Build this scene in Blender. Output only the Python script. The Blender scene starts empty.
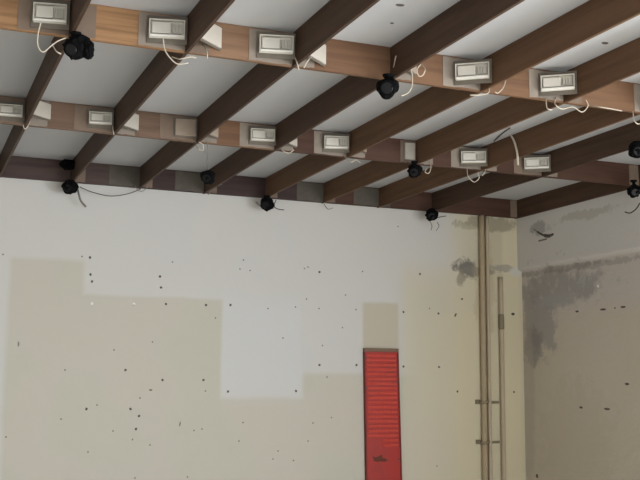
import bpy, bmesh, math, random
from mathutils import Vector, Matrix, noise
random.seed(7)
S = bpy.context.scene
COL = S.collection
# ------------------------------------------------------------------ camera calibration
F, YAW, PIT, ROL, CZ = 1017.9, .389, .1397, .0081, 1.6
R_ = Vector((math.cos(YAW), -math.sin(YAW), 0))
FW0 = Vector((math.sin(YAW), math.cos(YAW), 0))
FW = FW0*math.cos(PIT) + Vector((0, 0, math.sin(PIT)))
U_ = -FW0*math.sin(PIT) + Vector((0, 0, math.cos(PIT)))
CR = R_*math.cos(ROL) + U_*math.sin(ROL)
CU = -R_*math.sin(ROL) + U_*math.cos(ROL)
CAM = Vector((0, 0, CZ))
def ray(x, y): return CR*((x-320)/F) + CU*(-(y-240)/F) + FW
def atY(x, y, Y):
    r = ray(x, y); return CAM + r*(Y/r.y)
def atX(x, y, X):
    r = ray(x, y); return CAM + r*(X/r.x)
def atZ(x, y, Z):
    r = ray(x, y); return CAM + r*((Z-CZ)/r.z)
cd = bpy.data.cameras.new('camera'); cam = bpy.data.objects.new('camera', cd); COL.objects.link(cam)
m = Matrix((CR, CU, -FW)).transposed().to_4x4(); m.translation = CAM
cam.matrix_world = m
cd.sensor_width = 36; cd.lens = F*36/640; cd.clip_start = .05
S.camera = cam
# ------------------------------------------------------------------ materials
def lin(r, g, b):
    f = lambda c: (c/255/12.92) if c/255 <= .04045 else ((c/255+.055)/1.055)**2.4
    return (f(r), f(g), f(b), 1)
class NT:
    def __init__(s, name, rough=.8, metal=0., spec=.3):
        s.m = bpy.data.materials.new(name); s.m.use_nodes = True
        s.t = s.m.node_tree; s.n = s.t.nodes
        s.b = s.n['Principled BSDF']
        s.b.inputs['Roughness'].default_value = rough
        s.b.inputs['Metallic'].default_value = metal
        s.b.inputs['Specular IOR Level'].default_value = spec
        s.co = s.n.new('ShaderNodeTexCoord').outputs['Object']
        s.xyz = None
    def link(s, a, b):
        if isinstance(a, (int, float)): b.default_value = a
        elif isinstance(a, tuple): b.default_value = a
        else: s.t.links.new(a, b)
    def math(s, op, a, b=0., c=None, clamp=False):
        n = s.n.new('ShaderNodeMath'); n.operation = op; n.use_clamp = clamp
        s.link(a, n.inputs[0]); s.link(b, n.inputs[1])
        if c is not None: s.link(c, n.inputs[2])
        return n.outputs[0]
    def noise(s, scale, detail=4, rough=.6, stretch=None, off=None):
        n = s.n.new('ShaderNodeTexNoise'); n.inputs['Scale'].default_value = scale
        n.inputs['Detail'].default_value = detail; n.inputs['Roughness'].default_value = rough
        v = s.co
        if stretch or off:
            mp = s.n.new('ShaderNodeMapping'); s.t.links.new(v, mp.inputs[0])
            if stretch: mp.inputs['Scale'].default_value = stretch
            if off: mp.inputs['Location'].default_value = off
            v = mp.outputs[0]
        s.t.links.new(v, n.inputs['Vector'])
        return n.outputs[0]
    def mix(s, f, a, b):
        n = s.n.new('ShaderNodeMix'); n.data_type = 'RGBA'
        s.link(f, n.inputs[0]); s.link(a, n.inputs[6]); s.link(b, n.inputs[7])
        return n.outputs[2]
    def step(s, v, lo, hi):
        n = s.n.new('ShaderNodeMapRange'); n.interpolation_type = 'SMOOTHSTEP'
        s.link(v, n.inputs[0]); n.inputs[1].default_value = lo; n.inputs[2].default_value = hi
        return n.outputs[0]
    def axes(s):
        if s.xyz is None:
            n = s.n.new('ShaderNodeSeparateXYZ'); s.t.links.new(s.co, n.inputs[0]); s.xyz = n.outputs
        return s.xyz
    def box(s, u, v, u0, u1, v0, v1, su=.03, sv=.03):
        a = s.step(u, u0-su, u0+su); b = s.step(u, u1-su, u1+su)
        c = s.step(v, v0-sv, v0+sv); d = s.step(v, v1-sv, v1+sv)
        return s.math('MULTIPLY', s.math('SUBTRACT', a, b), s.math('SUBTRACT', c, d))
    def blob(s, u, v, cu, cv, ru, rv, nz, amt=1.1, soft=.25):
        # irregular patch: ellipse distance disturbed by noise
        du = s.math('MULTIPLY', s.math('SUBTRACT', u, cu), 1/ru)
        dv = s.math('MULTIPLY', s.math('SUBTRACT', v, cv), 1/rv)
        r = s.math('SQRT', s.math('ADD', s.math('MULTIPLY', du, du), s.math('MULTIPLY', dv, dv)))
        r = s.math('ADD', r, s.math('MULTIPLY', s.math('SUBTRACT', nz, .5), amt*2))
        return s.math('SUBTRACT', 1., s.step(r, 1-soft, 1+soft))
    def bump(s, h, strength=.3, dist=.01):
        n = s.n.new('ShaderNodeBump'); n.inputs['Strength'].default_value = strength
        n.inputs['Distance'].default_value = dist
        s.link(h, n.inputs['Height']); s.t.links.new(n.outputs[0], s.b.inputs['Normal'])
    def color(s, c): s.link(c, s.b.inputs['Base Color'])
def plain(name, c, rough=.7, metal=0., var=.12, scale=12, spec=.3):
    k = NT(name, rough, metal, spec); d = tuple(x*(1-var*2) for x in c[:3])+(1,)
    k.color(k.mix(k.noise(scale), c, d)); return k.m
def wood(name, c, c2, stretch, rough=.65, scale=3.):
    k = NT(name, rough, spec=.25)
    g = k.noise(scale, 6, .65, stretch=stretch)
    big = k.noise(1.3, 3, .5)
    f = k.step(g, .38, .66)
    col = k.mix(f, c, c2)
    col = k.mix(k.math('MULTIPLY', k.step(big, .4, .75), .35), col, c2)
    k.color(col); k.bump(g, .25, .004); return k.m
YB = 8.03      # back wall plane
XR = 5.33      # right wall plane, lower part
XRU = 5.285    # right wall, thicker upper band
# back wall paint: P(x,y) -> wall coordinates
def W(x, y): p = atY(x, y, YB); return p.x, p.z
def wbox(x0, y0, x1, y1):
    a = W(x0, y0); b = W(x1, y0); c = W(x0, y1); d = W(x1, y1)
    return (a[0]+c[0])/2, (b[0]+d[0])/2, (c[1]+d[1])/2, (a[1]+b[1])/2
def make_back():
    k = NT('back_wall_paint', .85, spec=.2)
    X, _, Z = k.axes()[0], None, k.axes()[2]
    wob = k.math('MULTIPLY', k.math('SUBTRACT', k.noise(2.2, 4), .5), .04)
    U = k.math('ADD', X, wob); V = k.math('ADD', Z, wob)
    white = lin(204, 201, 193); cream = lin(192, 188, 171)
    big = k.noise(.9, 4, .55); fine = k.noise(7, 5, .6)
    col = k.mix(k.math('MULTIPLY', k.step(big, .35, .7), .45), white, lin(201, 200, 197))
    bx = []
    for (a, s_) in (((4, 259, 79, 520), .03), ((70, 297, 220, 520), .02), ((200, 398, 310, 520), .03),
                    ((302, 375, 560, 520), .03), ((408, 280, 560, 520), .22), ((462, 190, 560, 520), .16)):
        x0, x1, z0, z1 = wbox(*a); bx.append(k.box(U, V, x0, x1, z0-2, z1, s_, s_))
    msk = bx[0]
    for b in bx[1:]: msk = k.math('MAXIMUM', msk, b)
    crm = k.mix(k.step(k.noise(1.6, 4, .5, off=(3, 0, 1)), .35, .65), cream, lin(196, 188, 173))
    crm = k.mix(k.math('MULTIPLY', k.step(fine, .5, .8), .25), crm, lin(184, 181, 163))
    col = k.mix(k.math('MULTIPLY', msk, .85), col, crm)
    x0, x1, z0, z1 = wbox(363, 303, 398, 352)
    col = k.mix(k.math('MULTIPLY', k.box(U, V, x0, x1, z0, z1, .02, .02), .9), col, lin(190, 181, 161))
    for (a, su, sv, o, c) in (((403, 268, 560, 560), .05, .12, .5, (206, 197, 172)), ((418, 315, 560, 560), .06, .02, .3, (208, 197, 168)),
                              ((490, 226, 504, 276), .02, .05, .6, (178, 170, 148)), ((504, 222, 521, 560), .02, .1, .5, (222, 212, 182))):
        x0, x1, z0, z1 = wbox(*a)
        col = k.mix(k.math('MULTIPLY', k.box(U, V, x0, x1, z0, z1, su, sv), o), col, lin(*c))
    # fresher white rectangle between the cream areas
    x0, x1, z0, z1 = wbox(222, 300, 301, 396)
    col = k.mix(k.math('MULTIPLY', k.box(U, V, x0, x1, z0, z1, .03, .12), .55), col, lin(205, 205, 203))
    # yellowed strip by the conduits
    x0, x1, z0, z1 = wbox(452, 200, 530, 520)
    col = k.mix(k.math('MULTIPLY', k.box(U, V, x0, x1, z0-1, z1+.3, .14, .2), .38), col, lin(212, 198, 160))
    # grey broken plaster round the conduits
    n1 = k.noise(9, 6, .7); n2 = k.noise(5, 5, .65, off=(5, 2, 1))
    for (px, py, rx, ry, amt, c, o) in ((466, 268, 13, 10, 1.2, (118, 114, 106), .95), (478, 271, 24, 4.5, 1.2, (132, 127, 118), .8),
                                 (461, 277, 5, 10, 1.4, (140, 130, 112), .7), (500, 268, 18, 4, 1.4, (150, 146, 136), .7),
                                 (493, 224, 34, 9, 1.2, (150, 142, 120), .75), (516, 272, 8, 5, 1.0, (205, 203, 196), .8), (470, 226, 16, 5, 1.4, (160, 152, 128), .6),
                                 (484, 290, 12, 60, 1.0, (176, 160, 124), .4)):
        u, v = W(px, py)
        b = k.blob(U, V, u, v, rx*.0088, ry*.0088, n1 if ry < 20 else n2, amt)
        col = k.mix(k.math('MULTIPLY', b, o), col, lin(*c))
    k.color(col)
    k.bump(k.math('ADD', k.noise(1.4, 4), k.math('MULTIPLY', k.noise(22, 5), .15)), .25, .02)
    return k.m
def WR(x, y, X=XR): p = atX(x, y, X); return p.y, p.z
def make_right():
    k = NT('right_wall_paint', .88, spec=.15)
    V0 = k.axes()[2]; Y = k.axes()[1]
    wob = k.math('MULTIPLY', k.math('SUBTRACT', k.noise(3, 5), .5), .08)
    U = k.math('ADD', Y, wob); V = k.math('ADD', V0, wob)
    zl = WR(575, 262)[1]
    up = k.step(V0, zl-.02, zl+.02)
    low = k.mix(k.step(k.noise(1.2, 3), .3, .7), lin(206, 196, 180), lin(202, 193, 172))
    pale = k.step(V, WR(600, 325)[1], WR(600, 290)[1])
    low = k.mix(k.math('MULTIPLY', pale, .7), low, lin(203, 196, 190))
    col = k.mix(up, low, lin(212, 208, 202))
    n1 = k.noise(6, 6, .7); n2 = k.noise(13, 6, .7, off=(1, 4, 2))
    for (px, py, ry_, rz, amt, c, o) in ((555, 288, .62, .15, 1.2, (158, 154, 149), .8), (540, 322, .24, .30, 1.3, (160, 156, 152), .8),
                                 (533, 348, .16, .16, 1.2, (140, 136, 132), .7), (597, 264, .6, .028, 1.5, (158, 154, 146), .6),
                                 (552, 270, .7, .026, 1.4, (146, 141, 132), .6), (543, 229, .14, .06, 1.3, (140, 134, 128), .6),
                                 (590, 215, .4, .035, 1.2, (180, 173, 160), .6), (556, 300, .3, .06, 1.6, (172, 168, 164), .7),
                                 (528, 400, .10, .9, 1., (184, 174, 162), .5), (575, 440, .5, .5, 1.2, (186, 178, 152), .3)):
        u, v = WR(px, py)
        b = k.blob(U, V, u, v, ry_, rz, n1 if rz > .1 else n2, amt)
        col = k.mix(k.math('MULTIPLY', b, o), col, lin(*c))
    fl = k.blob(U, V, *WR(556, 286), .9, .25, n1, .8)
    col = k.mix(k.math('MULTIPLY', k.math('MULTIPLY', fl, k.step(n2, .55, .62)), .7), col, lin(186, 182, 178))
    k.color(col); k.bump(k.math('ADD', n1, k.math('MULTIPLY', n2, .4)), .3, .02)
    return k.m
M = {}
M['back'] = make_back(); M['right'] = make_right()
M['ceil'] = plain('ceiling_board_white', lin(198, 199, 199), .9, var=.02, scale=1.5)
M['joist'] = wood('joist_dark_brown_paint', lin(82, 62, 48), lin(70, 52, 40), (9, .35, 9))
M['joist_tan'] = wood('joist_lighter_brown', lin(108, 80, 58), lin(92, 68, 48), (9, .35, 9))  # lighter brown tone for the joists right of the middle
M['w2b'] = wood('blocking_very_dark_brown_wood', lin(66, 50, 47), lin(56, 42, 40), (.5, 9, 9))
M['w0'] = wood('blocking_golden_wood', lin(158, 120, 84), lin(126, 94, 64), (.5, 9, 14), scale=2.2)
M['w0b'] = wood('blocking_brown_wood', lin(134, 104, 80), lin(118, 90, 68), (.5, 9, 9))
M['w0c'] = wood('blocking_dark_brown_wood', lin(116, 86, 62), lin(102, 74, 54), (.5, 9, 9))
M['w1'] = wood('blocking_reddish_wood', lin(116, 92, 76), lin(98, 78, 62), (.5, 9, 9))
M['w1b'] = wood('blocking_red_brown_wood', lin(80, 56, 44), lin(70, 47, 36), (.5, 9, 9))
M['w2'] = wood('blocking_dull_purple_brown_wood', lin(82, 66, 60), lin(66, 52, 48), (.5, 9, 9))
M['patch'] = plain('grey_primer_patch', lin(146, 134, 120), .8, var=.14, scale=22)
M['patch2'] = plain('pale_brown_primer_patch', lin(128, 110, 94), .8, var=.14, scale=22)
M['patch3'] = plain('green_grey_primer_patch', lin(98, 92, 82), .8, var=.2, scale=22)
M['steel'] = plain('dull_zinc_steel', lin(112, 104, 92), .55, .1, var=.12, scale=30)
M['box'] = plain('aged_white_plastic', lin(216, 211, 198), .45, var=.04, scale=20)
M['plate'] = plain('dull_pale_plastic', lin(186, 178, 164), .6, var=.1, scale=25)  # duller tone than the junction boxes
M['plate2'] = plain('tan_dusty_plastic', lin(164, 148, 130), .7, var=.14, scale=25)
M['lip'] = plain('bright_white_plastic', lin(232, 228, 216), .4, var=.02)
M['term'] = plain('grey_terminal_plastic', lin(200, 195, 182), .6)
M['black'] = plain('black_rubber', lin(9, 9, 10), .85, var=.3, scale=40, spec=.12)
M['lens'] = plain('dark_glass', lin(10, 10, 14), .35, spec=.3)
M['cord'] = plain('cream_cable_sheath', lin(200, 188, 168), .55, var=.06)
M['dcord'] = plain('dark_grey_cable_sheath', lin(84, 80, 74), .6)
M['gcord'] = plain('dusty_grey_cable_sheath', lin(130, 124, 116), .6)
M['pipeA'] = plain('brown_stained_cream_paint', lin(176, 158, 128), .6, var=.12, scale=8)
M['pipeB'] = plain('cream_painted_conduit', lin(188, 172, 144), .55, var=.08, scale=8)
M['clamp'] = plain('grimy_clamp', lin(146, 133, 106), .6, var=.2, scale=30)
M['hole'] = plain('dark_hole_plug', lin(100, 93, 85), .9)
M['holes'] = plain('dusty_hole_plug', lin(140, 132, 120), .9)
M['dab'] = plain('white_filler', lin(238, 236, 230), .8, var=.02)
k = NT('red_panel_enamel', .45, spec=.4)
k.color(k.mix(k.step(k.noise(6, 5, .6), .4, .75), lin(164, 30, 16), lin(146, 36, 20))); M['red'] = k.m
M['rib'] = plain('light_red_rib_enamel', lin(214, 84, 70), .45, var=.12, scale=25)  # ribs a lighter red than the face plate
M['reddark'] = plain('dark_red_return_edge', lin(120, 44, 34), .6)
M['cap'] = plain('grey_brown_dirty_cap', lin(128, 104, 84), .7)
M['scuff'] = plain('scraped_dark_metal', lin(118, 66, 50), .8, var=.3, scale=60)
M['floor'] = plain('pale_dusty_floor', lin(214, 208, 198), .85, var=.08, scale=3)
M['plaster'] = plain('plain_cream_plaster', lin(196, 190, 178), .9, var=.04, scale=2)
# ------------------------------------------------------------------ mesh helpers
def obj(name, bm, mats, parent=None, bevel=0, smooth=False):
    me = bpy.data.meshes.new(name)
    bmesh.ops.recalc_face_normals(bm, faces=bm.faces)
    bm.to_mesh(me); bm.free()
    for mt in (mats if isinstance(mats, (list, tuple)) else [mats]): me.materials.append(mt)
    o = bpy.data.objects.new(name, me); COL.objects.link(o)
    if parent: o.parent = parent
    if smooth:
        for p in me.polygons: p.use_smooth = True
    if bevel:
        b = o.modifiers.new('bevel', 'BEVEL'); b.width = bevel; b.segments = 2; b.limit_method = 'ANGLE'
    return o
def bx(bm, x0, x1, y0, y1, z0, z1, mi=0, mat=None):
    vs = [bm.verts.new(Vector((x, y, z))) for x in (x0, x1) for y in (y0, y1) for z in (z0, z1)]
    if mat: 
        for v in vs: v.co = mat @ v.co
    for q in ((0, 1, 3, 2), (4, 6, 7, 5), (0, 4, 5, 1), (2, 3, 7, 6), (0, 2, 6, 4), (1, 5, 7, 3)):
        f = bm.faces.new([vs[i] for i in q]); f.material_index = mi
    return vs
def tube(bm, pts, r, n=8, mi=0):
    pts = [Vector(p) for p in pts]; rings = []
    up = Vector((.13, .31, .94)).normalized()
    for i, p in enumerate(pts):
        t = (pts[min(i+1, len(pts)-1)]-pts[max(i-1, 0)]).normalized()
        a = t.cross(up)
        if a.length < .1: a = t.cross(Vector((1, 0, 0)))
        a.normalize(); b = t.cross(a)
        rr = r[i] if isinstance(r, (list, tuple)) else r
        rings.append([bm.verts.new(p + a*rr*math.cos(2*math.pi*j/n) + b*rr*math.sin(2*math.pi*j/n)) for j in range(n)])
    for i in range(len(rings)-1):
        for j in range(n):
            f = bm.faces.new((rings[i][j], rings[i][(j+1) % n], rings[i+1][(j+1) % n], rings[i+1][j])); f.material_index = mi
    for rg in (rings[0], rings[-1][::-1]):
        f = bm.faces.new(rg); f.material_index = mi
def spline(pts, k=6):
    pts = [Vector(p) for p in pts]
    if len(pts) < 3: return pts
    P = [pts[0]*2-pts[1]] + pts + [pts[-1]*2-pts[-2]]; out = []
    for i in range(1, len(P)-2):
        for j in range(k):
            t = j/k; a, b, c, d = P[i-1:i+3]
            out.append(.5*((2*b)+(c-a)*t+(2*a-5*b+4*c-d)*t*t+(3*b-a-3*c+d)*t**3))
    return out+[pts[-1]]
def tag(o, label, cat, group=None):
    o['label'] = label; o['category'] = cat
    if group: o['group'] = group
    return o
def thing(name, loc, label, cat, group=None, rz=0):
    o = bpy.data.objects.new(name, None); COL.objects.link(o); o.location = loc; o.rotation_euler = (0, 0, rz)
    o.empty_display_size = .1
    return tag(o, label, cat, group)
def struct(o): o['kind'] = 'structure'; return o
# ------------------------------------------------------------------ structure
HB, HT = CZ+1.540, CZ+1.712      # underside of joists, ceiling board
X0, X1, Y0 = -3.2, 5.6, -3.6
bm = bmesh.new(); bx(bm, X0, X1, Y0, YB+.2, -.15, 0); struct(obj('floor', bm, M['floor']))
bm = bmesh.new(); bx(bm, X0, X1, Y0, YB+.2, HT, HT+.12); ceil = struct(obj('ceiling', bm, M['ceil']))
bm = bmesh.new(); bx(bm, X0+.2, XR, YB, YB+.2, 0, HT); wb = struct(obj('wall_back', bm, M['back']))
zl = WR(575, 261.5)[1]
bm = bmesh.new()
# profile of the right wall (lower face, chamfered ledge, thicker upper band)
prof = [(X1, 0), (XR, 0), (XR, zl-.012), (XRU+.006, zl+.006), (XRU, zl+.02), (XRU, HT), (X1, HT)]
RY0, RY1, RZ0, RZ1 = -3.0, 3.2, .2, 2.8        # side shopfront opening, beside the camera
ring = [[bm.verts.new((x, y, z)) for x, z in prof] for y in (RY1, YB+.2)]
bm.faces.new(ring[0]); bm.faces.new(ring[1][::-1])
for i in range(len(prof)):
    j = (i+1) % len(prof); bm.faces.new((ring[0][i], ring[1][i], ring[1][j], ring[0][j]))
bx(bm, XR, X1, Y0, RY0, 0, HT); bx(bm, XR, X1, RY0, RY1, 0, RZ0); bx(bm, XR, X1, RY0, RY1, RZ1, HT)
wr = struct(obj('wall_right', bm, M['right']))
bm = bmesh.new(); bx(bm, X0, X0+.2, Y0, YB+.2, 0, HT); struct(obj('wall_left', bm, M['plaster']))
# front wall (behind the camera) with a wide shopfront opening
OX0, OX1, OZ0, OZ1 = -1.6, 5.0, .25, 2.75
bm = bmesh.new()
bx(bm, X0+.2, OX0, Y0, Y0+.2, 0, HT); bx(bm, OX1, XR, Y0, Y0+.2, 0, HT)
bx(bm, OX0, OX1, Y0, Y0+.2, 0, OZ0); bx(bm, OX0, OX1, Y0, Y0+.2, OZ1, HT)
struct(obj('wall_front', bm, M['plaster']))
bm = bmesh.new()
for x in (OX0, OX0+1.65, OX0+3.3, OX0+4.95, OX1-.05): bx(bm, x, x+.05, Y0+.05, Y0+.13, OZ0, OZ1)
bx(bm, OX0, OX1, Y0+.05, Y0+.13, OZ0, OZ0+.05); bx(bm, OX0, OX1, Y0+.05, Y0+.13, OZ1-.05, OZ1)
struct(obj('window_1', bm, M['box']))
bm = bmesh.new()
for y in (RY0, RY0+1.53, RY0+3.06, RY0+4.6, RY1-.06): bx(bm, XR+.1, XR+.18, y, y+.06, RZ0, RZ1)
bx(bm, XR+.1, XR+.18, RY0, RY1, RZ0, RZ0+.06); bx(bm, XR+.1, XR+.18, RY0, RY1, RZ1-.06, RZ1)
struct(obj('window_2', bm, M['box']))
# ------------------------------------------------------------------ holes in the walls
def disc(name, c, nrm, r, mat, parent, el=1., tilt=0.):
    nrm = Vector(nrm); b = Vector((0, 0, 1)) if abs(nrm.z) < .5 else Vector((0, 1, 0)); a = b.cross(nrm)
    bm = bmesh.new(); rings = []
    for rr, h in ((1.25, 0.), (1.05, .0025), (.75, .0025), (.55, .0012)):
        rg = []
        for j in range(12):
            t = 2*math.pi*j/12; w = rr*r*(1+.08*math.sin(2*t+c[0]*50))
            u, v = w*math.cos(t)*el, w*math.sin(t)
            u, v = u*math.cos(tilt)-v*math.sin(tilt), u*math.sin(tilt)+v*math.cos(tilt)
            rg.append(bm.verts.new(Vector(c)+a*u+b*v+nrm*h))
        rings.append(rg)
    for i in range(3):
        for j in range(12): bm.faces.new((rings[i][j], rings[i][(j+1) % 12], rings[i+1][(j+1) % 12], rings[i+1][j]))
    bm.faces.new(rings[-1]); return obj(name, bm, mat, parent)
big = [(90, 257.5), (90.5, 274.5), (92, 281.5), (160, 276.5), (161, 287.5), (166, 304), (206, 305), (230.5, 305), (125.5, 370),
       (162.5, 380), (203.5, 380), (228, 391.5), (296, 391), (319.5, 365), (356.5, 365), (86.5, 409), (130.5, 409), (403.5, 312),
       (438.5, 313.5), (403.5, 366.5), (439, 367), (457.5, 391.5), (514, 392), (462, 299), (139, 416), (136, 429), (420, 274), (319.5, 272)]
small = [(82, 256.5), (134, 305), (215.5, 318), (3, 254.5), (172.5, 262), (243.5, 260), (240, 269), (250, 270.5), (304.5, 268.5), (308, 267),
         (268, 308.5), (295.5, 307), (319, 308.5), (114, 350), (152.5, 342), (65, 370), (151.5, 390), (398, 226.5), (429.5, 308.5),
         (331.5, 417.5), (342.5, 327.5), (322.5, 345.5), (362.5, 271.5), (356, 309.5), (345.5, 295), (327, 377), (306.5, 299), (283, 338),
         (97, 405), (61, 419), (88, 452), (150, 390), (140, 398), (150, 445), (132.5, 439.5), (113, 431), (6, 437), (194, 430.5), (202, 429),
         (239, 441), (278, 451), (293.5, 460.5), (273, 459), (308, 441), (313, 423), (187.5, 477), (243, 422.5), (205.5, 391), (437, 466), (135, 478)]
for p in big: disc('screw_hole', atY(*p, YB), (0, -1, 0), .0082, M['hole'], wb)
for p in small: disc('screw_hole', atY(*p, YB), (0, -1, 0), .0055, M['holes'], wb)
for p, el, ti in (((18.5, 344), .35, 0), ((180, 424), .35, -.2), ((455.5, 315), .5, -.5), ((513, 314), 1.6, .2)):
    o = disc('gouge', atY(*p, YB), (0, -1, 0), .015 if el < 1 else .010, M['hole' if p[0] > 300 else 'holes'], wb, el, ti)
for p in ((92, 303.5), (134, 304)): o = disc('filler_dab', atY(*p, YB), (0, -1, 0), .009, M['dab'], wb)
for p, el, r in (((581, 407.5), 2.4, .008), ((607, 409), 4, .0075), ((627, 384), 2.6, .008), ((537, 476), .8, .016), ((577, 311.5), 2.6, .007), ((603, 309.5), 4.4, .007), ((615, 308), 1.6, .005), ((623, 307), 3.6, .007)):
    disc('screw_hole', atX(*p, XR), (-1, 0, 0), r, M['hole'], wr, el)
disc('filler_dab', atX(598, 286, XR), (-1, 0, 0), .012, M['dab'], wr)
for p in ((400, 5), (605, 43), (392, 23)): disc('screw_hole', atZ(*p, HT), (0, 0, -1), .012 if p[0] != 392 else .006, M['hole'], ceil, 1.4)
# crescent gouge high on the right wall
bm = bmesh.new()
tube(bm, spline([atX(*p, XRU+.002) for p in ((534, 229), (538, 232), (543, 235), (549, 236), (554, 234))]), [.004]*6+[.010]*8+[.016]*6+[.012]*4+[.004], 8)
obj('gouge', bm, M['hole'], wr, smooth=True)
bm = bmesh.new()
tube(bm, spline([atX(*p, XRU+.002) for p in ((539, 241), (543, 240), (547, 239))]), .008, 8)
obj('gouge', bm, M['holes'], wr, smooth=True)
# ------------------------------------------------------------------ joists
T = .018
XJ = [.1075, .6395, 1.1796, 1.7196, 2.2566, 2.7869, 3.3191, 3.8508, 4.3803, 5.278]     # right faces, index 0 is just out of view
ORD = ['zeroth', 'first', 'second', 'third', 'fourth', 'fifth', 'sixth', 'seventh', 'eighth', 'ninth']
YR = [4.53, 6.28, 7.985]      # camera-side faces of the three rows of blocking
for i, x in enumerate(XJ):
    bm = bmesh.new(); bx(bm, x-T, x, .9, YB, HB, HT)
    o = obj('ceiling_joist', bm, M['joist_tan' if i in (5, 6, 7) else 'joist'], bevel=.002)
    if i == 0: lab = 'dark brown ceiling joist just beyond the left edge of the photo'
    elif i == 9: lab = 'dark brown ceiling joist fixed flat against the right wall'
    elif i == 1: lab = 'dark brown ceiling joist nearest the left edge, with a black lamp at its nearest crossing'
    elif i == 8: lab = 'dark brown ceiling joist, last one before the joist on the right wall'
    else: lab = 'dark brown ceiling joist, %s from the left along the back wall' % ORD[i]
    tag(o, lab, 'joist', 'ceiling joists')
ROWN = ['nearest row', 'middle row', 'back-wall row']
def bayname(b):
    if b == 0: return 'left of first joist'
    if b == 8: return 'ending at the right wall'
    return 'between %s and %s joists' % (ORD[b], ORD[b+1])
PX = lambda px, Y: atY(px, 100, Y).x
BW = .026
def quad_patch(bm, x0, x1, y, z0, z1, th=.0025):   # slightly ragged thin coat on a board's face
    n = 7; f = []; 
    for i in range(n): f.append((x0+(x1-x0)*i/(n-1), z0+random.uniform(0, .006)))
    for i in range(n-1, -1, -1): f.append((x0+(x1-x0)*i/(n-1), z1-random.uniform(0, .006)))
    f = [(x+(random.uniform(-.004, .004) if 0 < j < len(f)-1 else 0), z) for j, (x, z) in enumerate(f)]
    a = [bm.verts.new((x, y, z)) for x, z in f]; b = [bm.verts.new((x, y-th, z)) for x, z in f]
    bm.faces.new(b)
    for i in range(len(f)):
        j = (i+1) % len(f); bm.faces.new((a[i], b[i], b[j], a[j]))
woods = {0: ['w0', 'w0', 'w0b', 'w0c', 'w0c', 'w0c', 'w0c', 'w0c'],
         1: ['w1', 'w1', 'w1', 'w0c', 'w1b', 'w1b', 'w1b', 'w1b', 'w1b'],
         2: ['w2', 'w2', 'w2', 'w2b', 'w2b', 'w2b', 'w1b', 'w1b', 'w1b']}  # board tones set per row, darker towards the back wall
colname = {'w2b': 'very dark brown', 'w0c': 'dark brown', 'w0': 'golden brown', 'w0b': 'brown', 'w1': 'reddish brown', 'w1b': 'dark red-brown', 'w2': 'dull purple-brown'}
# patches: (width left of right-hand joist, material, width right of left-hand joist, material)
for r in range(3):
    for b in range(0, 9):
        if (r == 0 and b > 7): continue
        xa, xb = XJ[b], XJ[b+1]-T
        y = YR[r]; bm = bmesh.new(); bx(bm, xa, xb, y, y+BW, HB+.0015, HT)
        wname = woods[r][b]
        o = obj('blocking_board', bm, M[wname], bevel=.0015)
        tag(o, '%s blocking board in the %s, %s' % (colname[wname], ROWN[r], bayname(b)), 'blocking', 'blocking boards between the ceiling joists')
        # grey and pale areas left where fittings were masked off
        L = .245; Rr = .10; ml = 'patch'; mr = 'patch'
        if r == 0:
            ml = {0: 'patch2', 1: 'patch', 2: 'patch', 3: None, 4: 'patch', 5: 'patch', 6: 'patch', 7: None}[b]
            mr = {0: None, 1: 'patch2', 2: 'patch2', 3: 'patch', 4: 'patch', 5: None, 6: 'patch2', 7: None}[b]
            L = .225 if b != 6 else .05
        if r == 1:
            ml = {0: 'patch2', 1: 'patch2', 2: 'patch2', 3: 'patch', 4: 'patch', 5: 'patch2', 6: 'patch', 7: 'patch2', 8: 'patch2'}[b]
            if b == 5: L = .12
            if b == 8: L = .09
            mr = 'patch'; Rr = .12
        if r == 2:
            ml = {0: None, 1: None, 2: 'patch3', 3: 'patch3', 4: None, 5: 'patch3', 6: 'patch3', 7: None, 8: 'patch2'}[b]
            mr = {0: None, 1: None, 2: 'patch2', 3: 'patch2', 4: 'patch2', 5: 'patch2', 6: 'patch2', 7: 'patch3', 8: None}[b]
            Rr = .09
            if b == 8: L = .07
        if ml:
            bm = bmesh.new(); quad_patch(bm, xb-L, xb-.001, y, HB+.004, HT-.004); obj('primer_patch', bm, M[ml], o)
        if mr:
            bm = bmesh.new(); quad_patch(bm, xa+.001, xa+Rr, y, HB+.004, HT-.004); obj('primer_patch', bm, M[mr], o)
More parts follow.
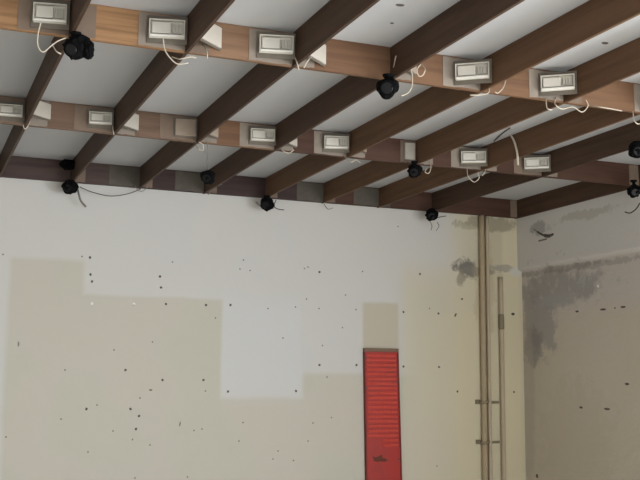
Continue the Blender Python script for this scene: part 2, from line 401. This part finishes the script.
# ------------------------------------------------------------------ boxes in the corners of the crossings
def box_parts(t, w, h, kind, word=''):
    # local frame: x along the face, -y towards the room, z up, centred on the face plane's back
    mz = .024 if kind == 'box' else .008
    bm = bmesh.new(); bx(bm, -w/2-.012, w/2+.012, -.004, 0, -h/2-mz, h/2+mz); obj('back_plate', bm, M['steel'], t, bevel=.001)
    if kind == 'plate':
        bm = bmesh.new(); bx(bm, -w/2, w/2, -.016, -.004, -h/2, h/2); obj('cover', bm, M['plate' if w > .135 or word == '' and w < .1 else 'plate2'], t, bevel=.003); return
    bm = bmesh.new(); d = .034; q = .005
    bx(bm, -w/2, w/2, -.008, -.004, -h/2, h/2)
    bx(bm, -w/2, -w/2+q, -d, -.008, -h/2, h/2); bx(bm, w/2-q, w/2, -d, -.008, -h/2, h/2)
    bx(bm, -w/2+q, w/2-q, -d, -.008, h/2-q, h/2)
    obj('tray', bm, M['box'], t, bevel=.001)
    bm = bmesh.new(); bx(bm, -w/2+q, w/2-q, -d-.004, -.008, -h/2, -h/2+.010); obj('bottom_lip', bm, M['lip'], t, bevel=.002)
    bm = bmesh.new(); bx(bm, -w/2+.012, w*.1, -.028, -.008, -h/2+.018, h/2-.012)
    obj('cover', bm, M['box'], t, bevel=.004)
    bm = bmesh.new(); bx(bm, w*.14, w/2-.014, -.020, -.008, -h/2+.022, h/2-.018)
    for i in range(3): bx(bm, w*.16+i*.014, w*.16+i*.014+.008, -.026, -.020, -h/2+.026, h/2-.022)
    obj('terminal_block', bm, M['term'], t, bevel=.0015)
BW_, BH_ = .165, .082
rown = ['nearest row', 'middle row', 'back row']
def corner_box(r, j, side, ang, kind, w, h, dz=0., tilt=0., dx=0., word=''):
    """side -1: in the bay left of joist j, +1: right of it."""
    y = YR[r]; a = math.radians(ang)
    if side < 0:
        xc = XJ[j]-T-.004-(w/2+.012)*math.cos(a)+dx; rz = -a; 
    else:
        xc = XJ[j]+.004+(w/2+.012)*math.cos(a)+dx; rz = a
    # local +x end must lie forward for the left side: rotate by -a moves +x end to -y
    yc = y-.0032-(w/2+.012)*math.sin(a)
    zc = (HB+HT)/2+dz
    side_w = 'left' if side < 0 else 'right'
    lab = '%s%s in the %s, fixed %s of the %s joist' % (word, 'open white junction box' if kind == 'box' else 'small pale cover plate', rown[r], side_w, ORD[j])
    t = thing('junction_box' if kind == 'box' else 'cover_plate', (xc, yc, zc), lab, 'junction box' if kind == 'box' else 'cover plate',
              'junction boxes at the joist crossings' if kind == 'box' else 'cover plates at the joist crossings', rz)
    t.rotation_euler = (0, 0, rz)
    box_parts(t, w, h, kind)
    bm = bmesh.new(); bx(bm, -.014, .014, .001, y-.0029-yc, -.012, .012, mat=Matrix.Rotation(-rz, 4, 'Z')); obj('bracket', bm, M['steel'], t)
    return t
for (r, j, ang, w, h, dz) in ((0, 1, 12, .145, .085, -.002), (0, 2, 14, .165, .085, .0), (0, 3, 14, .165, .085, .0), (0, 5, 38, .175, .082, -.008), (0, 6, 38, .178, .082, -.006),
                       (1, 1, 8, .14, .07, -.01), (1, 2, 10, .14, .075, 0), (1, 4, 12, .16, .08, 0), (1, 5, 16, .165, .085, 0), (1, 7, 30, .175, .082, -.008), (1, 8, 36, .178, .08, -.006)):
    corner_box(r, j, -1, ang, 'box', w, h, dz)
for (r, j, ang, w, h, dz, tl) in ((0, 2, 40, .17, .10, .0, 0), (0, 3, 40, .17, .10, -.01, .0), (0, 4, 40, .13, .09, 0, 0), (0, 5, 40, .07, .07, 0, 0),
                           (1, 1, 38, .14, .095, .01, .1), (1, 2, 40, .15, .10, 0, .1), (1, 3, 40, .13, .09, 0, .1), (1, 4, 40, .15, .10, 0, 0),
                           (1, 5, 40, .13, .08, 0, 0), (1, 6, 40, .10, .07, 0, 0), (1, 7, 40, .13, .08, 0, 0), (1, 8, 40, .11, .06, 0, 0),
                           (2, 3, 20, .05, .05, 0, 0)):
    if r == 2: continue
    corner_box(r, j, 1, ang, 'plate', w, h, dz, tl)
corner_box(1, 3, -1, 10, 'plate', .13, .11, 0, .12)
corner_box(1, 6, -1, 6, 'plate', .075, .12, 0, 0)
# ------------------------------------------------------------------ black lamps
def lamp(px, py, Y, rad, label, drop=None, lobes=1, seed=0):
    c = atY(px, py, Y)
    top = HB - c.z if drop is None else drop
    t = thing('black_spotlight', (c.x, c.y, c.z), label, 'lamp', 'black spotlights under the joists')
    def lump(name, cen, r, sc, mat):
        bm = bmesh.new(); bmesh.ops.create_icosphere(bm, subdivisions=3, radius=r)
        for v in bm.verts:
            n = noise.noise(v.co*(2.2/r)+Vector((seed*3.1, cen[0]*40, seed)))
            v.co *= 1+.38*n
            v.co = Vector((v.co.x*sc[0], v.co.y*sc[1], v.co.z*sc[2]))+Vector(cen)
        return obj(name, bm, mat, t)
    hs = lump('housing', (0, 0, 0), rad, (1, 1, 1), M['black'])
    if lobes == 3: lump('shroud', (-.03, -.05, rad*2.9), rad*.8, (1.3, 1, .9), M['black'])
    if lobes == 2:
        lump('shroud', (rad*1.15, -.01, rad*.05), rad*.75, (.8, .8, 1.25), M['black'])
        lump('shroud', (rad*.45, 0, rad*.85), rad*.8, (1.2, .9, .7), M['black'])
    # rim and lens facing down into the room
    d = Vector((-.45, -.75, -.35)).normalized()
    bm = bmesh.new(); tube(bm, [d*rad*.62, d*rad*.98], [rad*.62, rad*.70], 16); obj('rim', bm, M['black'], t, smooth=False)
    bm = bmesh.new(); tube(bm, [d*rad*.975, d*rad*1.02], [rad*.55, rad*.50], 16); obj('lens', bm, M['lens'], t)
    bm = bmesh.new(); tube(bm, [(0, 0, rad*.7), (0, 0, max(top-.012, rad*.75))], rad*.22, 10)
    obj('stem', bm, M['black'], t)
    if top > rad*.8:
        bm = bmesh.new(); tube(bm, [(0, 0, top-.014), (0, 0, top-.001)], [rad*.45, rad*.55], 14); obj('mount', bm, M['black'], t)
    return t
lamp(75, 49, 4.46, .048, 'large black spotlight with tangled shroud under the first joist, nearest the upper left', lobes=2, seed=1)
lamp(388, 87, 4.46, .053, 'round black spotlight under the nearest row at the fourth joist', seed=2)
lamp(414.5, 171, 6.20, .048, 'black spotlight under the middle row at the sixth joist', seed=3)
lamp(70, 187, 7.9, .056, 'black spotlight at the back wall beside a short hanging grey cable end', seed=4, lobes=3)
lamp(208, 177, 6.22, .045, 'black spotlight hanging on a thin cord below the third joist', drop=.0, seed=5)
lamp(267, 204, 7.88, .056, 'black spotlight at the back wall under the fifth joist', seed=6)
lamp(432, 215, 7.86, .056, 'black spotlight at the back wall under the eighth joist, nearest the conduits', seed=7)
lamp(637, 150, 5.1, .052, 'black spotlight at the right edge, the upper of two there', seed=8)
lamp(634, 191, 6.1, .05, 'black spotlight at the right edge, the lower one in front of the right wall', seed=9)
# ------------------------------------------------------------------ cables
def cable(pts, Y, label, mat='cord', r=.003, name='cable', group='loose cables at the joist crossings', plane=None):
    if Y in (Ya, Yb, Yc) and len(pts[0]) == 2: pts = [(pts[0][0], pts[0][1], YR[(Ya, Yb, Yc).index(Y)]-r-.0028)] + pts[1:]
    P = spline([atY(p[0], p[1], (p[2] if len(p) > 2 else Y)) for p in pts])
    if plane: P = spline([(atX if plane[0] == 'X' else atZ)(p[0], p[1], plane[1]) for p in pts])
    bm = bmesh.new(); tube(bm, P, r, 8)
    return tag(obj(name, bm, M[mat], smooth=True), label, 'cable', group)
Ya, Yb, Yc = 4.43, 6.2, 7.93
cable([(41, 22, Ya), (38, 34), (38, 46), (43, 52), (51, 46), (58, 41), (66, 38)], Ya, 'long cream cable loop below the box left of the first joist in the nearest row')
cable([(52, 44), (56, 51), (61, 54)], Ya, 'short cream cable stub left of the large black spotlight', r=.003)
cable([(163, 38, Ya), (165, 50), (171, 59), (178, 64), (188, 63)], Ya, 'cream cable curling out of the box left of the second joist')
cable([(172, 57), (180, 59), (190, 57), (196, 58)], Ya, 'cream cable lying under the nearest row at the second joist')
cable([(203, 45), (207, 52), (207, 59)], Ya, 'short cream cable hanging right of the second joist, nearest row')
cable([(294, 54), (297, 63), (299, 70)], Ya, 'short cream cable hanging from the box left of the third joist')
cable([(312, 56, Ya), (307, 62), (304, 68)], Ya, 'short cream cable hanging right of the third joist')
cable([(410, 65, Ya), (412, 74), (412, 86), (408, 93), (401, 96)], Ya, 'cream cable loop right of the round black spotlight at the fourth joist')
cable([(393, 70), (395, 60), (396, 56)], Ya, 'short cream cable going up above the round black spotlight', r=.003)
cable([(421, 64), (425, 69), (423, 75), (419, 76), (417, 70), (421, 64)], Ya, 'small cream cable ring on the plate right of the fourth joist', r=.003)
cable([(488, 80), (489, 92), (480, 95), (470, 95)], Ya, 'cream cable under the box left of the fifth joist')
cable([(506, 80), (503, 88), (498, 93), (495, 92)], Ya, 'cream cable hook right of the fifth joist, nearest row')
cable([(546, 98), (547, 108), (552, 110)], Ya, 'cream cable stub below the left end of the sixth joist box')
cable([(556, 98), (555, 104), (562, 109), (573, 107), (582, 112), (588, 106), (586, 100)], Ya, 'tangled cream cable under the box left of the sixth joist')
cable([(588, 105), (600, 107), (612, 109), (622, 111)], Ya, 'thin cream cable along the bottom of the nearest row, right of the sixth joist')
cable([(633, 112), (634, 120), (638, 124), (643, 122)], Ya, 'cream cable loop at the right edge in the nearest row')
cable([(31, 117), (29, 124), (25, 129), (23, 125)], Yb, 'cream cable end at the first joist in the middle row')
cable([(112, 124), (113, 130), (114, 135)], Yb, 'short cream cable below the box left of the second joist, middle row')
cable([(196, 144), (198, 149), (203, 150), (203, 145), (199, 142)], Yb, 'small cream cable ring under the third joist, middle row')
cable([(207, 141), (208, 152), (207, 162), (208, 174)], 6.22, 'thin grey cord carrying the hanging black spotlight', 'gcord', .003)
cable([(279, 146), (283, 151), (289, 153), (294, 150)], Yb, 'cream cable curl at the fourth joist in the middle row')
cable([(344, 155), (350, 162), (356, 160), (360, 163)], Yb, 'cream cable tangle at the fifth joist in the middle row')
cable([(428, 160), (431, 166), (429, 173), (425, 172), (427, 168)], Yb, 'cream cable hook right of the middle-row black spotlight')
cable([(467, 168), (468, 176), (474, 182), (479, 178), (478, 172)], Yb, 'cream cable loop below the box left of the seventh joist')
cable([(485, 166), (485, 172), (482, 176)], Yb, 'short cream cable right under the seventh joist box', r=.003)
cable([(510, 134), (514, 141), (517, 152), (518, 165)], 0, 'thick pale strap-like cable hanging down to the box left of the eighth joist', r=.008, plane=('X', 3.8238))
cable([(510, 128), (503, 133), (494, 141)], 0, 'thin dark wire crossing the gap left of the pale strap-like cable', 'dcord', .004, plane=('Z', HT-.005))
cable([(80, 187), (92, 192), (110, 196), (127, 194), (141, 189)], Yc, 'thin dark cable sagging along the top of the back wall', 'dcord', .0035)
cable([(77, 187), (79, 195), (81, 201), (86, 207)], Yc, 'short grey cable end hanging beside the back-wall black spotlight', 'gcord', .008)
cable([(256, 202), (260, 206), (264, 209)], Yc, 'thin grey wire left of the spotlight under the fifth joist', 'gcord', .003)
cable([(276, 200), (274, 206), (278, 209), (284, 210)], Yc, 'dark wire tail right of the spotlight under the fifth joist', 'dcord', .004)
cable([(430, 221), (432, 226), (431, 230)], Yc, 'short grey wire below the spotlight nearest the conduits', 'gcord', .003)
cable([(436, 218), (440, 217), (446, 216)], Yc, 'dark wire stub right of the spotlight nearest the conduits', 'dcord', .004)
cable([(437, 222), (439, 226), (436, 231)], Yc, 'thin grey wire hanging right of the spotlight nearest the conduits', 'gcord', .003)
cable([(640, 203), (636, 209), (630, 213), (625, 212)], 6.1, 'dark wire tail below the lower black spotlight at the right edge', 'dcord', .005)
cable([(134, 184), (138, 190), (143, 191), (148, 186)], Yc, 'thin grey wire knot at the third joist on the back wall', 'gcord', .003)
cable([(324, 204), (328, 209), (333, 208)], Yc, 'thin grey wire at the sixth joist on the back wall', 'gcord', .003)
cable([(208, 195), (214, 188), (222, 184)], Yc, 'thin pale wire at the fourth joist on the back wall', 'gcord', .003)
# ------------------------------------------------------------------ conduits beside the corner
def conduit(px_t, px_b, ytop, r, mat, label, name='conduit', z0=0., ztop=None):
    a = atY(px_t, ytop, YB-r-.004); b = atY(px_b, 478, YB-r-.004)
    xc = (a.x+b.x)/2; t = thing(name, (xc, YB-r-.004, z0), label, 'pipe', 'wall conduits near the corner')
    H = (ztop if ztop is not None else a.z)-z0
    bm = bmesh.new(); tube(bm, [(0, 0, H*i/20) for i in range(21)], r, 16); obj('pipe', bm, mat, t, smooth=True)
    return t, xc
t1, x1 = conduit(482, 484.5, 219, .026, M['pipeA'], 'brown-stained conduit running the full wall height, leftmost of the three', ztop=HB-.001)
t2, x2 = conduit(487.5, 489.8, 219, .018, M['pipeB'], 'thin cream conduit pressed against the right side of the brown-stained conduit', ztop=HB-.001)
t3, x3 = conduit(501, 503.5, 277, .022, M['pipeB'], 'cream conduit that stops short at the broken plaster, nearest the corner')
cz = [atY(485, 402, YB).z, atY(485, 442, YB).z]
for z, lab in ((cz[0], 'upper'), (cz[1], 'lower')):
    t = thing('pipe_clamp', (x1, YB, z), '%s grimy clamp holding the conduits beside the corner' % lab, 'clamp', 'clamps on the wall conduits')
    bm = bmesh.new()
    tube(bm, [Vector((.0375*math.cos(u), -.030-.0375*math.sin(u), .008*math.sin(2*u))) for u in [math.pi*(-.15+1.3*i/12) for i in range(13)]], .011, 8)
    obj('strap', bm, M['clamp'], t, smooth=True)
    bm = bmesh.new(); bx(bm, -.075, -.034, -.010, -.0005, -.018, .022); bx(bm, .060, x3-x1-.026, -.008, -.0005, -.014, .010)
    bx(bm, -.068, -.046, -.022, -.010, -.004, .018)
    obj('bracket', bm, M['clamp'], t, bevel=.002)
zc = atY(500, 322, YB).z
bm = bmesh.new(); tube(bm, [(0, 0, zc+q) for q in (-.07, -.05, .05, .07)], [.0225, .027, .027, .0225], 16); obj('coupling', bm, M['clamp'], t3, smooth=True)
# ------------------------------------------------------------------ red panel
tl = atY(364.2, 348, YB-.03); tr = atY(398.6, 348, YB-.03); zt = tl.z; z0 = .25
bl = atY(366.3, 478, YB-.03); br = atY(402.3, 478, YB-.03)
xa, xb = (tl.x+bl.x)/2, (tr.x+br.x)/2; w = xb-xa
wt, wb_ = tr.x-tl.x, br.x-bl.x; PC0 = (tl.x+tr.x)/2-(xa+xb)/2; PC1 = (bl.x+br.x)/2-(xa+xb)/2
t = thing('red_panel', ((xa+xb)/2, YB-.0005, z0), 'tall narrow red metal panel with horizontal ribs mounted on the back wall', 'panel')
H = zt-z0
bm = bmesh.new(); bx(bm, -w/2+.012, w/2-.012, -.022, 0, 0, H-.03); obj('face_plate', bm, M['red'], t)
bm = bmesh.new(); bx(bm, -w/2, -w/2+.012, -.030, 0, 0, H-.03); bx(bm, w/2-.012, w/2, -.030, 0, 0, H-.03)
obj('side_flange', bm, M['reddark'], t, bevel=.002)
bm = bmesh.new(); bx(bm, -w/2, w/2, -.032, 0, H-.03, H); obj('top_cap', bm, M['cap'], t, bevel=.004)
zr0 = atY(382, 355.5, YB-.03).z-z0
pit = (atY(382, 355.5, YB-.03).z-atY(382, 443, YB-.03).z)/18.5
for i in range(20):
    z = zr0-i*pit; x_l = -w/2+.026 if i < 18 else -w*.02; x_r = w/2-.026
    bm = bmesh.new(); n = 44; rings = []      # a half-round rib with a dimpled crest
    for s_ in range(n+1):
        u = x_l+(x_r-x_l)*s_/n; hg = .012*(.80+.2*math.cos(s_*math.pi/2)) if 0 < s_ < n else .003
        rings.append([bm.verts.new((u, y, z+q)) for y, q in ((-.0218, -.0115), (-.022-hg*.7, -.008), (-.022-hg, 0), (-.022-hg*.7, .008), (-.0218, .0115))])
    for A, B in zip(rings, rings[1:]):
        for i2 in range(5): bm.faces.new((A[i2], A[(i2+1) % 5], B[(i2+1) % 5], B[i2]))
    bm.faces.new(rings[0]); bm.faces.new(rings[-1][::-1])
    obj('rib', bm, M['rib'], t)
xm = (xa+xb)/2
for (px, py) in ((366, 357.5), (397.3, 382.5), (367, 388), (399, 459.3)):
    p = atY(px, py, YB-.026); q = (max(-w/2+.02, min(w/2-.02, p.x-xm)), 0, p.z-z0)
    bm = bmesh.new(); tube(bm, [(q[0], -.022, q[2]), (q[0], -.0275, q[2])], [.010, .007], 10); obj('screw', bm, M['hole'], t)
# scraped spot
p = atY(377, 459.5, YB-.02); bm = bmesh.new()
c = Vector((p.x-xm, -.0225, p.z-z0)); vs = []
for j in range(22):
    u = 2*math.pi*j/22; rr = 1+.9*noise.noise(Vector((math.cos(u)*1.3, math.sin(u)*1.3, 4.2)))+.25*math.sin(7*u+.6)*math.sin(2*u)
    vs.append((c.x+.055*rr*math.cos(u), c.z+.028*rr*math.sin(u)))
A = [bm.verts.new((x, -.0218, z)) for x, z in vs]; B = [bm.verts.new((x, -.0228, z)) for x, z in vs]
bm.faces.new(B)
for i in range(22): bm.faces.new((A[i], B[i], B[(i+1) % 22], A[(i+1) % 22]))
obj('scrape', bm, M['scuff'], t)
for ch in t.children:          # the panel is slightly wider towards its foot
    for v in ch.data.vertices:
        f = (H-v.co.z)/(H-(bl.z-z0))
        v.co.x = v.co.x/w*(wt+(wb_-wt)*f)+PC0+(PC1-PC0)*f
# ------------------------------------------------------------------ light: daylight through the shopfront behind the camera
def area(name, loc, rot, sx, sy, e, c):
    ld = bpy.data.lights.new(name, 'AREA'); ld.shape = 'RECTANGLE'; ld.size = sx; ld.size_y = sy; ld.energy = e; ld.color = c
    lo = bpy.data.objects.new(name, ld); COL.objects.link(lo); lo.location = loc; lo.rotation_euler = rot
area('daylight_front', ((OX0+OX1)/2, Y0, (OZ0+OZ1)/2), (math.radians(90), 0, 0), OX1-OX0-.2, OZ1-OZ0-.2, 170, (.94, .985, 1.05))
area('daylight_side', (XR-.0, (RY0+RY1)/2, (RZ0+RZ1)/2), (math.radians(90), 0, math.radians(90)), RY1-RY0-.1, RZ1-RZ0-.1, 330, (.94, .985, 1.05))
sl = bpy.data.lights.new('bounce_sun', 'SUN'); sl.energy = 3.5; sl.angle = .02; sl.color = (1, .97, .93)  # added sun; its patch on the floor bounces light up to the ceiling
so = bpy.data.objects.new('bounce_sun', sl); COL.objects.link(so)
so.rotation_euler = Vector((-.8, .25, -.62)).to_track_quat('-Z', 'Y').to_euler()
wd = bpy.data.worlds.new('world'); S.world = wd; wd.use_nodes = True
wd.node_tree.nodes['Background'].inputs[0].default_value = (.8, .88, 1, 1)
wd.node_tree.nodes['Background'].inputs[1].default_value = .6
S.view_settings.view_transform = 'Standard'; S.view_settings.look = 'None'
S.view_settings.gamma = 1; S.view_settings.use_curve_mapping = False
S.view_settings.exposure = 0.5
